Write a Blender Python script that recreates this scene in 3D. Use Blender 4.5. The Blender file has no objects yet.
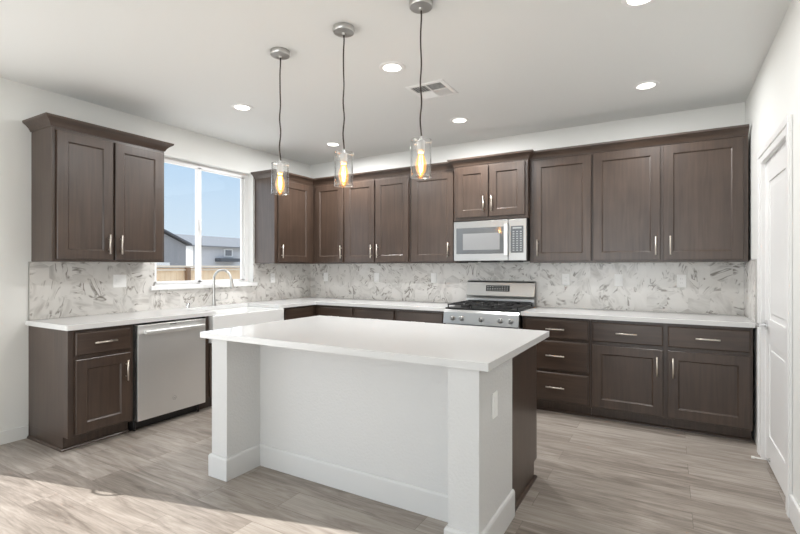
import bpy, bmesh, math, random
from mathutils import Vector, Matrix
random.seed(7)
PI = math.pi
S = bpy.context.scene
C = S.collection

# ------------------------------------------------------------------ camera
cam_d = bpy.data.cameras.new('camera')
cam_d.sensor_width = 36.0
cam_d.lens = 462.92 / 800 * 36.0
cam_d.clip_start = 0.05
cam_d.clip_end = 300
cam = bpy.data.objects.new('camera', cam_d)
C.objects.link(cam)
cam.location = (4.3258, -4.9404, 1.3302)
cam.rotation_euler = (PI / 2 - 0.0002, 0, 0.5281)
S.camera = cam

# ------------------------------------------------------------------ view / world
S.view_settings.view_transform = 'Standard'
S.view_settings.look = 'None'
S.view_settings.gamma = 1
S.view_settings.use_curve_mapping = False
S.view_settings.exposure = 0.08
S.cycles.max_bounces = 14
S.cycles.diffuse_bounces = 8
S.cycles.glossy_bounces = 6
S.cycles.transmission_bounces = 8
S.cycles.transparent_max_bounces = 16
S.cycles.sample_clamp_indirect = 6
S.cycles.caustics_reflective = False
S.cycles.caustics_refractive = False

W = bpy.data.worlds.new('sky')
S.world = W
W.use_nodes = True
nt = W.node_tree
nt.nodes.clear()
wo = nt.nodes.new('ShaderNodeOutputWorld')
wb = nt.nodes.new('ShaderNodeBackground')
tc = nt.nodes.new('ShaderNodeTexCoord')
sp = nt.nodes.new('ShaderNodeSeparateXYZ')
cr = nt.nodes.new('ShaderNodeValToRGB')
cr.color_ramp.elements[0].position = 0.0
cr.color_ramp.elements[0].color = (0.76, 0.87, 0.95, 1)
cr.color_ramp.elements[1].position = 0.6
cr.color_ramp.elements[1].color = (1.5, 1.6, 1.75, 1)   # unseen upper sky, brightened to lift fence and interior
e = cr.color_ramp.elements.new(0.22)
e.color = (0.50, 0.70, 0.91, 1)
e = cr.color_ramp.elements.new(0.32)
e.color = (0.55, 0.72, 0.95, 1)
nt.links.new(tc.outputs['Generated'], sp.inputs[0])
nt.links.new(sp.outputs['Z'], cr.inputs[0])
nt.links.new(cr.outputs[0], wb.inputs[0])
wb.inputs[1].default_value = 1.0
nt.links.new(wb.outputs[0], wo.inputs[0])

SUN_E = 7.6
DOWN_BACK, DOWN_FRONT = 24.0, 12.0
def lamp(name, kind, loc, direction, energy, color=(1, 1, 1), **kw):
    d = bpy.data.lights.new(name, kind)
    d.energy = energy
    d.color = color
    for k, v in kw.items():
        setattr(d, k, v)
    o = bpy.data.objects.new(name, d)
    C.objects.link(o)
    o.location = loc
    o.rotation_euler = Vector(direction).to_track_quat('-Z', 'Y').to_euler()
    return o

EL = math.radians(35)
az = Vector((0.965, 0.256, 0)).normalized()
lamp('sun', 'SUN', (-6, -6, 6), (az.x * math.cos(EL), az.y * math.cos(EL), -math.sin(EL)), SUN_E,
     (1.0, 0.975, 0.94), angle=0.006)
# daylight through the sliding door, plus fill added at the unseen rear windows:
# level light for the room, tilted-up lamps added to lift the ceiling
lamp('rear_fill', 'AREA', (3.20, -8.93, 1.45), (-0.45, 1, 0.0), 36, (0.955, 0.985, 1.0),
     shape='RECTANGLE', size=2.6, size_y=2.3)  # added fill, turned left to brighten the left wall
lamp('rear_ceiling_fill', 'AREA', (2.44, -8.90, 0.9), (-0.1, 0.75, 0.66), 62, (0.95, 0.985, 1.0),
     shape='RECTANGLE', size=4.2, size_y=1.0)
lamp('sliding_door_daylight', 'AREA', (-0.25, -5.4, 1.2), (1, 0, 0.0), 7, (0.95, 0.975, 1.0),
     shape='RECTANGLE', size=3.0, size_y=2.2)
lamp('sliding_door_ceiling_fill', 'AREA', (-0.22, -5.4, 0.7), (0.7, 0.1, 0.7), 24, (0.95, 0.985, 1.0),
     shape='RECTANGLE', size=3.0, size_y=1.0)
lamp('kitchen_window_daylight', 'AREA', (-0.16, -1.65, 1.8), (1, 0, 0), 6, (0.93, 0.965, 1.0),
     shape='RECTANGLE', size=1.15, size_y=1.2)

# ------------------------------------------------------------------ node helpers
def new_mat(name):
    m = bpy.data.materials.new(name)
    m.use_nodes = True
    n = m.node_tree
    b = n.nodes['Principled BSDF']
    return m, n, b

def plain(name, col, rough=0.5, metal=0.0, coat=0.0, spec=0.5, bump=None, emit=None):
    m, n, b = new_mat(name)
    b.inputs['Base Color'].default_value = (*col, 1)
    b.inputs['Roughness'].default_value = rough
    b.inputs['Metallic'].default_value = metal
    b.inputs['Coat Weight'].default_value = coat
    b.inputs['Coat Roughness'].default_value = 0.1
    b.inputs['Specular IOR Level'].default_value = spec
    if emit:
        b.inputs['Emission Color'].default_value = (*emit[0], 1)
        b.inputs['Emission Strength'].default_value = emit[1]
    t = n.nodes.new('ShaderNodeTexCoord')
    no = n.nodes.new('ShaderNodeTexNoise')
    if bump:
        no.inputs['Scale'].default_value = bump[0]
        no.inputs['Detail'].default_value = 3
        bp = n.nodes.new('ShaderNodeBump')
        bp.inputs['Strength'].default_value = bump[1]
        bp.inputs['Distance'].default_value = bump[2]
        n.links.new(t.outputs['Object'], no.inputs['Vector'])
        n.links.new(no.outputs['Fac'], bp.inputs['Height'])
        n.links.new(bp.outputs[0], b.inputs['Normal'])
    return m

def math_node(n, op, a, b=None, c=None):
    x = n.nodes.new('ShaderNodeMath')
    x.operation = op
    for i, v in enumerate((a, b, c)):
        if v is None:
            continue
        if isinstance(v, (int, float)):
            x.inputs[i].default_value = v
        else:
            n.links.new(v, x.inputs[i])
    return x.outputs[0]

def vmath(n, op, a, b=None):
    x = n.nodes.new('ShaderNodeVectorMath')
    x.operation = op
    for i, v in enumerate((a, b)):
        if v is None:
            continue
        if isinstance(v, tuple):
            x.inputs[i].default_value = v
        else:
            n.links.new(v, x.inputs[i])
    return x

def mixc(n, fac, a, b, mode='MIX'):
    x = n.nodes.new('ShaderNodeMix')
    x.data_type = 'RGBA'
    x.blend_type = mode
    for i, v in ((0, fac), (6, a), (7, b)):
        if isinstance(v, (int, float)):
            x.inputs[i].default_value = v
        elif isinstance(v, tuple):
            x.inputs[i].default_value = (*v, 1)
        else:
            n.links.new(v, x.inputs[i])
    return x.outputs[2]

def ramp(n, fac, stops):
    r = n.nodes.new('ShaderNodeValToRGB')
    while len(r.color_ramp.elements) < len(stops):
        r.color_ramp.elements.new(0.5)
    for el, (p, c) in zip(r.color_ramp.elements, stops):
        el.position = p
        el.color = (*c, 1)
    n.links.new(fac, r.inputs[0])
    return r.outputs[0]

def wood_mat(name, axis, dark=(0.036, 0.022, 0.0155), light=(0.076, 0.049, 0.035), rough=0.34):
    m, n, b = new_mat(name)
    t = n.nodes.new('ShaderNodeTexCoord')
    oi = n.nodes.new('ShaderNodeObjectInfo')
    off = vmath(n, 'ADD', t.outputs['Object'], oi.outputs['Location'])
    rnd = math_node(n, 'MULTIPLY', oi.outputs['Random'], 9.0)
    cb = n.nodes.new('ShaderNodeCombineXYZ')
    for i in range(3):
        n.links.new(rnd, cb.inputs[i])
    off2 = vmath(n, 'ADD', off.outputs[0], cb.outputs[0])
    sc = [38, 38, 38]
    sc[axis] = 2.2
    v = vmath(n, 'MULTIPLY', off2.outputs[0], tuple(sc))
    no = n.nodes.new('ShaderNodeTexNoise')
    no.inputs['Scale'].default_value = 1.0
    no.inputs['Detail'].default_value = 5
    no.inputs['Distortion'].default_value = 0.6
    n.links.new(v.outputs[0], no.inputs['Vector'])
    n2 = n.nodes.new('ShaderNodeTexNoise')
    n2.inputs['Scale'].default_value = 3.0
    n2.inputs['Detail'].default_value = 2
    n.links.new(off2.outputs[0], n2.inputs['Vector'])
    f = math_node(n, 'ADD', math_node(n, 'MULTIPLY', no.outputs['Fac'], 0.6),
                  math_node(n, 'MULTIPLY', n2.outputs['Fac'], 0.4))
    col = ramp(n, f, [(0.3, dark), (0.7, light)])
    n.links.new(col, b.inputs['Base Color'])
    b.inputs['Roughness'].default_value = rough
    b.inputs['Coat Weight'].default_value = 0.3
    b.inputs['Coat Roughness'].default_value = 0.26
    bp = n.nodes.new('ShaderNodeBump')
    bp.inputs['Strength'].default_value = 0.08
    bp.inputs['Distance'].default_value = 0.002
    n.links.new(no.outputs['Fac'], bp.inputs['Height'])
    n.links.new(bp.outputs[0], b.inputs['Normal'])
    return m

def floor_mat():
    m, n, b = new_mat('floor_planks')
    t = n.nodes.new('ShaderNodeTexCoord')
    br = n.nodes.new('ShaderNodeTexBrick')
    br.offset = 0.37
    br.offset_frequency = 2
    br.inputs['Color1'].default_value = (0, 0, 0, 1)
    br.inputs['Color2'].default_value = (1, 1, 1, 1)
    br.inputs['Mortar'].default_value = (0.5, 0.5, 0.5, 1)
    br.inputs['Scale'].default_value = 1.0
    br.inputs['Mortar Size'].default_value = 0.0014
    br.inputs['Mortar Smooth'].default_value = 0.1
    br.inputs['Brick Width'].default_value = 1.22
    br.inputs['Row Height'].default_value = 0.18
    n.links.new(t.outputs['Object'], br.inputs['Vector'])
    rv = vmath(n, 'MULTIPLY', br.outputs['Color'], (37.0, 19.0, 5.0))
    v0 = vmath(n, 'ADD', t.outputs['Object'], rv.outputs[0])
    v = vmath(n, 'MULTIPLY', v0.outputs[0], (1.1, 8.5, 1.0))
    no = n.nodes.new('ShaderNodeTexNoise')
    no.inputs['Scale'].default_value = 1.6
    no.inputs['Detail'].default_value = 7
    no.inputs['Roughness'].default_value = 0.62
    no.inputs['Distortion'].default_value = 1.4
    n.links.new(v.outputs[0], no.inputs['Vector'])
    fine = n.nodes.new('ShaderNodeTexNoise')
    fine.inputs['Scale'].default_value = 1.0
    fine.inputs['Detail'].default_value = 4
    vf = vmath(n, 'MULTIPLY', v0.outputs[0], (7.0, 120.0, 1.0))
    n.links.new(vf.outputs[0], fine.inputs['Vector'])
    f = math_node(n, 'ADD', math_node(n, 'MULTIPLY', no.outputs['Fac'], 0.75),
                  math_node(n, 'MULTIPLY', fine.outputs['Fac'], 0.25))
    sepc = n.nodes.new('ShaderNodeSeparateColor')
    n.links.new(br.outputs['Color'], sepc.inputs[0])
    f = math_node(n, 'ADD', f, math_node(n, 'MULTIPLY', math_node(n, 'SUBTRACT', sepc.outputs[0], 0.5), 0.17))
    col = ramp(n, f, [(0.28, (0.160, 0.134, 0.112)), (0.48, (0.305, 0.265, 0.230)), (0.72, (0.47, 0.425, 0.38))])
    col = mixc(n, math_node(n, 'MULTIPLY', br.outputs['Fac'], 0.6), col, (0.10, 0.08, 0.065))
    n.links.new(col, b.inputs['Base Color'])
    b.inputs['Roughness'].default_value = 0.42
    b.inputs['Specular IOR Level'].default_value = 0.4
    bp = n.nodes.new('ShaderNodeBump')
    bp.inputs['Strength'].default_value = 0.25
    bp.inputs['Distance'].default_value = 0.003
    n.links.new(fine.outputs['Fac'], bp.inputs['Height'])
    n.links.new(bp.outputs[0], b.inputs['Normal'])
    return m

def splash_mat():
    m, n, b = new_mat('marble_hex_tile')
    t = n.nodes.new('ShaderNodeTexCoord')
    s = n.nodes.new('ShaderNodeSeparateXYZ')
    n.links.new(t.outputs['Object'], s.inputs[0])
    u = math_node(n, 'ADD', s.outputs[0], s.outputs[1])
    p = n.nodes.new('ShaderNodeCombineXYZ')
    n.links.new(math_node(n, 'DIVIDE', u, 0.165), p.inputs[0])
    n.links.new(math_node(n, 'DIVIDE', s.outputs[2], 0.165), p.inputs[1])
    r3 = math.sqrt(3)
    a = vmath(n, 'SUBTRACT', vmath(n, 'MODULO', vmath(n, 'ADD', p.outputs[0], (100, 100 * r3, 0)).outputs[0], (1, r3, 1)).outputs[0], (0.5, r3 / 2, 0))
    c = vmath(n, 'SUBTRACT', vmath(n, 'MODULO', vmath(n, 'ADD', p.outputs[0], (100.5, 100.5 * r3, 0)).outputs[0], (1, r3, 1)).outputs[0], (0.5, r3 / 2, 0))
    la = vmath(n, 'LENGTH', a.outputs[0]).outputs['Value']
    lc = vmath(n, 'LENGTH', c.outputs[0]).outputs['Value']
    pick = math_node(n, 'LESS_THAN', la, lc)
    mx = n.nodes.new('ShaderNodeMix')
    mx.data_type = 'VECTOR'
    n.links.new(pick, mx.inputs[0])
    n.links.new(c.outputs[0], mx.inputs[4])
    n.links.new(a.outputs[0], mx.inputs[5])
    g = mx.outputs[1]
    idv = vmath(n, 'SUBTRACT', p.outputs[0], g)
    idr = vmath(n, 'FLOOR', vmath(n, 'ADD', vmath(n, 'MULTIPLY', idv.outputs[0], (2, 2 / r3, 0)).outputs[0], (0.5, 0.5, 0.5)).outputs[0])
    wn = n.nodes.new('ShaderNodeTexWhiteNoise')
    n.links.new(idr.outputs[0], wn.inputs['Vector'])
    # each tile is a differently turned cut of the marble
    rot = n.nodes.new('ShaderNodeVectorRotate')
    rot.rotation_type = 'Z_AXIS'
    n.links.new(g, rot.inputs['Vector'])
    n.links.new(math_node(n, 'MULTIPLY', wn.outputs['Value'], 6.283), rot.inputs['Angle'])
    ofs = vmath(n, 'ADD', rot.outputs[0], vmath(n, 'MULTIPLY', wn.outputs['Color'], (31, 47, 23)).outputs[0])
    st = vmath(n, 'MULTIPLY', ofs.outputs[0], (0.55, 1.35, 1.0))
    no = n.nodes.new('ShaderNodeTexNoise')
    no.inputs['Scale'].default_value = 1.15
    no.inputs['Detail'].default_value = 3
    no.inputs['Distortion'].default_value = 0.9
    n.links.new(st.outputs[0], no.inputs['Vector'])
    d = math_node(n, 'ABSOLUTE', math_node(n, 'SUBTRACT', no.outputs['Fac'], 0.5))
    vein = ramp(n, d, [(0.0, (1, 1, 1)), (0.014, (0.6, 0.6, 0.6)), (0.040, (0.0, 0.0, 0.0))])
    n3 = n.nodes.new('ShaderNodeTexNoise')
    n3.inputs['Scale'].default_value = 1.4
    n.links.new(ofs.outputs[0], n3.inputs['Vector'])
    mask = ramp(n, n3.outputs['Fac'], [(0.46, (0, 0, 0)), (0.58, (1, 1, 1))])
    vf = mixc(n, 1.0, vein, mask, 'MULTIPLY')
    soft = ramp(n, no.outputs['Fac'], [(0.28, (0.47, 0.45, 0.425)), (0.46, (0.68, 0.66, 0.63)), (0.7, (0.72, 0.70, 0.67))])
    col = mixc(n, vf, soft, (0.22, 0.20, 0.175))
    # grout between the hexagons
    ab = vmath(n, 'ABSOLUTE', g)
    s2 = n.nodes.new('ShaderNodeSeparateXYZ')
    n.links.new(ab.outputs[0], s2.inputs[0])
    hd = math_node(n, 'MAXIMUM', s2.outputs[0], math_node(n, 'ADD', math_node(n, 'MULTIPLY', s2.outputs[0], 0.5), math_node(n, 'MULTIPLY', s2.outputs[1], r3 / 2)))
    gr = math_node(n, 'GREATER_THAN', hd, 0.490)
    col = mixc(n, math_node(n, 'MULTIPLY', gr, 0.45), col, (0.66, 0.64, 0.61))
    n.links.new(col, b.inputs['Base Color'])
    b.inputs['Roughness'].default_value = 0.22
    bp = n.nodes.new('ShaderNodeBump')
    bp.invert = True
    bp.inputs['Strength'].default_value = 0.2
    bp.inputs['Distance'].default_value = 0.001
    n.links.new(gr, bp.inputs['Height'])
    n.links.new(bp.outputs[0], b.inputs['Normal'])
    return m

def clear_glass(name, tint=(1, 1, 1), edge=0.25, floor_=0.03):
    m = bpy.data.materials.new(name)
    m.use_nodes = True
    n = m.node_tree
    n.nodes.clear()
    o = n.nodes.new('ShaderNodeOutputMaterial')
    tr = n.nodes.new('ShaderNodeBsdfTransparent')
    tr.inputs[0].default_value = (*tint, 1)
    gl = n.nodes.new('ShaderNodeBsdfGlossy')
    gl.inputs['Roughness'].default_value = 0.02
    lw = n.nodes.new('ShaderNodeLayerWeight')
    lw.inputs['Blend'].default_value = 0.5
    pw = math_node(n, 'POWER', lw.outputs['Facing'], 4.0)
    fa = math_node(n, 'ADD', math_node(n, 'MULTIPLY', pw, edge), floor_)
    mx = n.nodes.new('ShaderNodeMixShader')
    n.links.new(fa, mx.inputs[0])
    n.links.new(tr.outputs[0], mx.inputs[1])
    n.links.new(gl.outputs[0], mx.inputs[2])
    n.links.new(mx.outputs[0], o.inputs[0])
    return m

M = {}
M['wall'] = plain('wall_paint', (0.78, 0.785, 0.765), 0.75, bump=(90, 0.06, 0.002))
M['ceil'] = plain('ceiling_paint', (0.79, 0.80, 0.79), 0.85, bump=(70, 0.05, 0.002))
M['trim'] = plain('white_trim_paint', (0.84, 0.84, 0.835), 0.38)
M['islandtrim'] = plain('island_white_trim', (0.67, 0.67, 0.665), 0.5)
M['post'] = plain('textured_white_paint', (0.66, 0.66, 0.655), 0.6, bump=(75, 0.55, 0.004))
M['white'] = plain('white_plastic', (0.92, 0.92, 0.91), 0.35)
M['vinyl'] = plain('white_vinyl', (0.82, 0.82, 0.82), 0.35)
M['quartz'] = plain('white_quartz', (0.68, 0.68, 0.675), 0.12)
M['clay'] = plain('white_fireclay', (0.80, 0.80, 0.79), 0.10, coat=0.5)
M['wood'] = wood_mat('dark_stained_wood', 2)
M['woodh'] = wood_mat('dark_stained_wood_level_grain', 0)
M['pull'] = plain('satin_nickel', (0.74, 0.68, 0.61), 0.28, 1.0)
M['steel'] = plain('stainless_steel', (0.43, 0.43, 0.425), 0.30, 1.0)
M['steelw'] = plain('brightened_stainless_steel', (0.90, 0.90, 0.89), 0.42, 1.0)  # lighter copy of the steel, brighter reflections put into its colour
M['steeld'] = plain('dark_steel', (0.30, 0.30, 0.30), 0.3, 1.0)
M['nickel'] = plain('brushed_nickel', (0.55, 0.54, 0.52), 0.3, 1.0)
M['chrome'] = plain('chrome', (0.75, 0.75, 0.76), 0.12, 1.0)
M['black'] = plain('black_enamel', (0.012, 0.012, 0.012), 0.3)
M['iron'] = plain('cast_iron', (0.018, 0.018, 0.018), 0.55, bump=(200, 0.2, 0.001))
M['bglass'] = plain('smoked_oven_glass', (0.11, 0.115, 0.12), 0.06, spec=0.9)
M['key'] = plain('pale_key_print', (0.36, 0.38, 0.38), 0.4)
M['cord'] = plain('brown_fabric_cord', (0.035, 0.022, 0.016), 0.7)
M['caps'] = plain('pale_socket_metal', (0.75, 0.75, 0.74), 0.35, 0.6)
M['grey'] = plain('vent_shadow_grey', (0.22, 0.22, 0.22), 0.6)
M['glass'] = clear_glass('window_glass', (0.985, 0.99, 0.995), 0.5)
M['shade'] = clear_glass('clear_lamp_glass', (0.985, 0.985, 0.985), 0.95, 0.09)
M['amber'] = clear_glass('amber_bulb_glass', (1.0, 0.84, 0.56), 0.6)
_b = M['amber'].node_tree
_mx = [q for q in _b.nodes if q.type == 'MIX_SHADER'][0]
_em = _b.nodes.new('ShaderNodeEmission'); _em.inputs[0].default_value = (1.0, 0.50, 0.14, 1); _em.inputs[1].default_value = 0.42
_ad = _b.nodes.new('ShaderNodeAddShader')
_b.links.new(_mx.outputs[0], _ad.inputs[0]); _b.links.new(_em.outputs[0], _ad.inputs[1])
_b.links.new(_ad.outputs[0], [q for q in _b.nodes if q.type == 'OUTPUT_MATERIAL'][0].inputs[0])
M['filament'] = plain('glowing_filament', (1.0, 0.6, 0.2), 0.5, emit=((1.0, 0.50, 0.12), 16))
M['led'] = plain('lit_diffuser', (0.9, 0.9, 0.88), 0.5, emit=((1.0, 0.96, 0.88), 3.5))
M['floor'] = floor_mat()
M['tile'] = splash_mat()
M['fence'] = wood_mat('new_cedar_fence', 2, (0.78, 0.57, 0.36), (0.92, 0.74, 0.52), 0.8)
M['fencet'] = wood_mat('pale_fence_rail', 1, (0.72, 0.62, 0.50), (0.84, 0.75, 0.63), 0.8)
M['postw'] = wood_mat('brown_fence_post', 2, (0.22, 0.13, 0.08), (0.32, 0.20, 0.12), 0.8)
M['sid1'] = plain('grey_siding', (0.28, 0.29, 0.31), 0.8)
M['sid2'] = plain('pale_blue_grey_siding', (0.50, 0.52, 0.55), 0.8)
M['sidw'] = plain('sunlit_gable_and_window_trim', (0.75, 0.77, 0.78), 0.8)  # paler than the siding, sunlight put into the colour; also house window trim
M['roof'] = plain('grey_shingles', (0.21, 0.225, 0.245), 0.9, bump=(8, 0.3, 0.02))
M['roofd'] = plain('dark_roof_edge', (0.10, 0.11, 0.125), 0.9)
M['ground'] = plain('dry_ground', (0.58, 0.52, 0.45), 0.95, bump=(3, 0.4, 0.05))
M['tip'] = plain('white_rubber', (0.85, 0.85, 0.83), 0.5)

# ------------------------------------------------------------------ mesh helpers
def BM():
    return bmesh.new()

def box(bm, x0, x1, y0, y1, z0, z1, bev=0.0):
    b = bmesh.new()
    vs = [b.verts.new((x, y, z)) for z in (z0, z1) for y in (y0, y1) for x in (x0, x1)]
    for f in ((0, 2, 3, 1), (4, 5, 7, 6), (0, 1, 5, 4), (2, 6, 7, 3), (0, 4, 6, 2), (1, 3, 7, 5)):
        b.faces.new([vs[i] for i in f])
    if bev > 0:
        bmesh.ops.bevel(b, geom=list(b.edges), offset=bev, segments=2, affect='EDGES', profile=0.5)
    join(bm, b)

def join(bm, b, mat=None):
    if mat is not None:
        bmesh.ops.transform(b, matrix=mat, verts=b.verts)
    t = bpy.data.meshes.new('t')
    b.to_mesh(t)
    b.free()
    bm.from_mesh(t)
    bpy.data.meshes.remove(t)

def prism(bm, poly, z0, z1, bev=0.0):
    b = bmesh.new()
    lo = [b.verts.new((x, y, z0)) for x, y in poly]
    hi = [b.verts.new((x, y, z1)) for x, y in poly]
    b.faces.new(lo[::-1])
    b.faces.new(hi)
    n = len(poly)
    for i in range(n):
        b.faces.new([lo[i], lo[(i + 1) % n], hi[(i + 1) % n], hi[i]])
    bmesh.ops.recalc_face_normals(b, faces=b.faces)
    if bev > 0:
        bmesh.ops.bevel(b, geom=list(b.edges), offset=bev, segments=2, affect='EDGES', profile=0.5)
    join(bm, b)

def tube(bm, pts, r, seg=10, caps=True):
    b = bmesh.new()
    pts = [Vector(p) for p in pts]
    rad = r if isinstance(r, (list, tuple)) else [r] * len(pts)
    rings = []
    prev = None
    for i, p in enumerate(pts):
        if i == 0:
            d = pts[1] - pts[0]
        elif i == len(pts) - 1:
            d = pts[-1] - pts[-2]
        else:
            d = (pts[i + 1] - p).normalized() + (p - pts[i - 1]).normalized()
        d.normalize()
        if prev is None:
            a = Vector((0, 0, 1)) if abs(d.z) < 0.9 else Vector((1, 0, 0))
            s = d.cross(a).normalized()
        else:
            s = (prev - d * prev.dot(d)).normalized()
        prev = s
        t = d.cross(s)
        rings.append([b.verts.new(p + (s * math.cos(k * 2 * PI / seg) + t * math.sin(k * 2 * PI / seg)) * rad[i]) for k in range(seg)])
    for a, c in zip(rings, rings[1:]):
        for k in range(seg):
            b.faces.new([a[k], a[(k + 1) % seg], c[(k + 1) % seg], c[k]])
    if caps:
        b.faces.new(rings[0][::-1])
        b.faces.new(rings[-1])
    bmesh.ops.recalc_face_normals(b, faces=b.faces)
    for f in b.faces:
        f.smooth = len(f.verts) == 4
    join(bm, b)

def lathe(bm, prof, seg=32, mat=None, close=False):
    b = bmesh.new()
    rings = []
    for r, z in prof:
        if r < 1e-6:
            rings.append([b.verts.new((0, 0, z))])
        else:
            rings.append([b.verts.new((r * math.cos(k * 2 * PI / seg), r * math.sin(k * 2 * PI / seg), z)) for k in range(seg)])
    pairs = list(zip(rings, rings[1:]))
    if close:
        pairs.append((rings[-1], rings[0]))
    for a, c in pairs:
        for k in range(seg):
            k2 = (k + 1) % seg
            if len(a) == 1 and len(c) == 1:
                continue
            if len(a) == 1:
                b.faces.new([a[0], c[k2], c[k]])
            elif len(c) == 1:
                b.faces.new([a[k], a[k2], c[0]])
            else:
                b.faces.new([a[k], a[k2], c[k2], c[k]])
    bmesh.ops.recalc_face_normals(b, faces=b.faces)
    for f in b.faces:
        f.smooth = True
    join(bm, b, mat)

def sweep(bm, path, prof):
    """profile (offset outward, z) swept along an open plan path with mitred corners"""
    b = bmesh.new()
    P = [Vector((x, y)) for x, y in path]
    ds = [(P[i + 1] - P[i]).normalized() for i in range(len(P) - 1)]
    rings = []
    for i, p in enumerate(P):
        if i == 0:
            o = Vector((ds[0].y, -ds[0].x))
        elif i == len(P) - 1:
            o = Vector((ds[-1].y, -ds[-1].x))
        else:
            a = Vector((ds[i - 1].y, -ds[i - 1].x))
            c = Vector((ds[i].y, -ds[i].x))
            o = (a + c) / (1 + a.dot(c))
        rings.append([b.verts.new((p.x + o.x * q, p.y + o.y * q, z)) for q, z in prof])
    n = len(prof)
    for a, c in zip(rings, rings[1:]):
        for k in range(n):
            b.faces.new([a[k], a[(k + 1) % n], c[(k + 1) % n], c[k]])
    b.faces.new(rings[0])
    b.faces.new(rings[-1][::-1])
    bmesh.ops.recalc_face_normals(b, faces=b.faces)
    join(bm, b)

def obj(name, bm, mat, parent=None, label=None, world=False):
    if world and parent is not None:
        bmesh.ops.transform(bm, matrix=parent_matrix(parent).inverted(), verts=bm.verts)
    for e_ in bm.edges:
        if len(e_.link_faces) == 2 and e_.calc_face_angle(0) > 0.6:
            e_.smooth = False
    me = bpy.data.meshes.new(name)
    bm.to_mesh(me)
    bm.free()
    me.materials.append(mat)
    o = bpy.data.objects.new(name, me)
    C.objects.link(o)
    if parent is not None:
        o.parent = parent
    if label:
        o['label'] = label
    return o

def parent_matrix(o):
    m = Matrix.LocRotScale(o.location, o.rotation_euler, o.scale)
    while o.parent:
        o = o.parent
        m = Matrix.LocRotScale(o.location, o.rotation_euler, o.scale) @ m
    return m

def thing(name, label, cat, loc=(0, 0, 0), rotz=0, group=None):
    o = bpy.data.objects.new(name, None)
    o.empty_display_size = 0.1
    C.objects.link(o)
    o.location = loc
    o.rotation_euler = (0, 0, rotz)
    return tag(o, label, cat, group)

def tag(o, label, cat, group=None):
    o['label'] = label
    o['category'] = cat
    if group:
        o['group'] = group
    return o

def struct(name, bm, m, parent=None, label=None):
    o = obj(name, bm, m, parent)
    if parent is None:
        o['kind'] = 'structure'
        if label:
            o['label'] = label
    return o

def dup(root, loc, rotz=None, label=None):
    r = root.copy()
    C.objects.link(r)
    r.location = loc
    if rotz is not None:
        r.rotation_euler = (0, 0, rotz)
    if label:
        r['label'] = label
    for ch in list(root.children):
        c = ch.copy()
        C.objects.link(c)
        c.parent = r
        for g in ch.children:
            d = g.copy()
            C.objects.link(d)
            d.parent = c
    return r

# ------------------------------------------------------------------ the room
WX = 4.885          # right wall
H = 2.75            # ceiling
YR = -9.0           # rear wall
# floor
b = BM(); box(b, -0.12, WX + 0.12, YR - 0.12, 0.12, -0.06, 0.0)
struct('floor', b, M['floor'], label='grey-brown wood-look plank floor')
b = BM(); box(b, -0.12, WX + 0.12, YR - 0.12, 0.12, H, H + 0.1)
struct('ceiling', b, M['ceil'], label='flat off-white ceiling')

WY0, WY1, WZ0, WZ1 = -2.263, -1.03, 1.14, 2.44       # kitchen window opening
DY0, DY1, DZ1 = -7.0, -3.835, 2.28                   # sliding door opening
b = BM()
box(b, -0.12, 0, WY1, 0.0, 0, H)
box(b, -0.12, 0, WY0, WY1, 0, WZ0)
box(b, -0.12, 0, WY0, WY1, WZ1, H)
box(b, -0.12, 0, DY1, WY0, 0, H)
box(b, -0.12, 0, DY0, DY1, DZ1, H)
box(b, -0.12, 0, YR, DY0, 0, H)
struct('wall_left', b, M['wall'], label='off-white wall with the window over the sink')
b = BM(); box(b, -0.12, WX + 0.12, 0.0, 0.12, 0, H)
struct('wall_back', b, M['wall'], label='off-white wall behind the range')
RY0, RY1 = -1.70, -0.885                               # interior door opening
b = BM()
box(b, WX, WX + 0.12, RY1, 0, 0, H)
box(b, WX, WX + 0.12, RY0, RY1, 2.06, H)
box(b, WX, WX + 0.12, YR, RY0, 0, H)
box(b, WX + 0.10, WX + 0.12, RY0, RY1, 0, 2.06)
struct('wall_right', b, M['wall'], label='off-white wall with the white panel door')
b = BM()
box(b, -0.12, 0.35, YR - 0.12, YR, 0, H)
box(b, 4.55, WX + 0.12, YR - 0.12, YR, 0, H)
box(b, 0.35, 4.55, YR - 0.12, YR, 2.6, H)
box(b, 0.35, 4.55, YR - 0.12, YR, 0, 0.3)
struct('wall_rear', b, M['wall'], label='off-white wall with wide windows behind the viewer')

# kitchen window: vinyl slider set back in the wall
win = BM()
fx0, fx1 = -0.115, -0.075
box(win, fx0, fx1, WY0, WY1, WZ0, WZ0 + 0.03)
box(win, fx0, fx1, WY0, WY1, WZ1 - 0.045, WZ1)
box(win, fx0, fx1, WY0, WY0 + 0.05, WZ0 + 0.03, WZ1 - 0.045)
box(win, fx0, fx1, WY1 - 0.055, WY1, WZ0 + 0.03, WZ1 - 0.045)
wino = struct('window_1', win, M['vinyl'], label='white vinyl sliding window above the farmhouse sink')
def sash(y0, y1, x0, x1, name, lab):
    s = BM()
    t = 0.035
    z0, z1 = WZ0 + 0.025, WZ1 - 0.04
    box(s, x0, x1, y0, y1, z0, z0 + t * .6, 0.003)
    box(s, x0, x1, y0, y1, z1 - t * .5, z1, 0.003)
    box(s, x0, x1, y0, y0 + t, z0, z1, 0.003)
    box(s, x0, x1, y1 - t - 0.01, y1, z0, z1, 0.003)
    o = obj(name, s, M['vinyl'], wino, lab)
    g = BM(); box(g, (x0 + x1) / 2 - 0.002, (x0 + x1) / 2 + 0.002, y0 + 0.02, y1 - 0.02, z0 + 0.01, z1 - 0.01)
    obj('pane', g, M['glass'], o)
    return o
sash(WY0 + 0.03, -1.690, -0.085, -0.06, 'sliding_sash', None)
sash(-1.735, WY1 - 0.05, -0.112, -0.088, 'fixed_sash', None)
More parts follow.
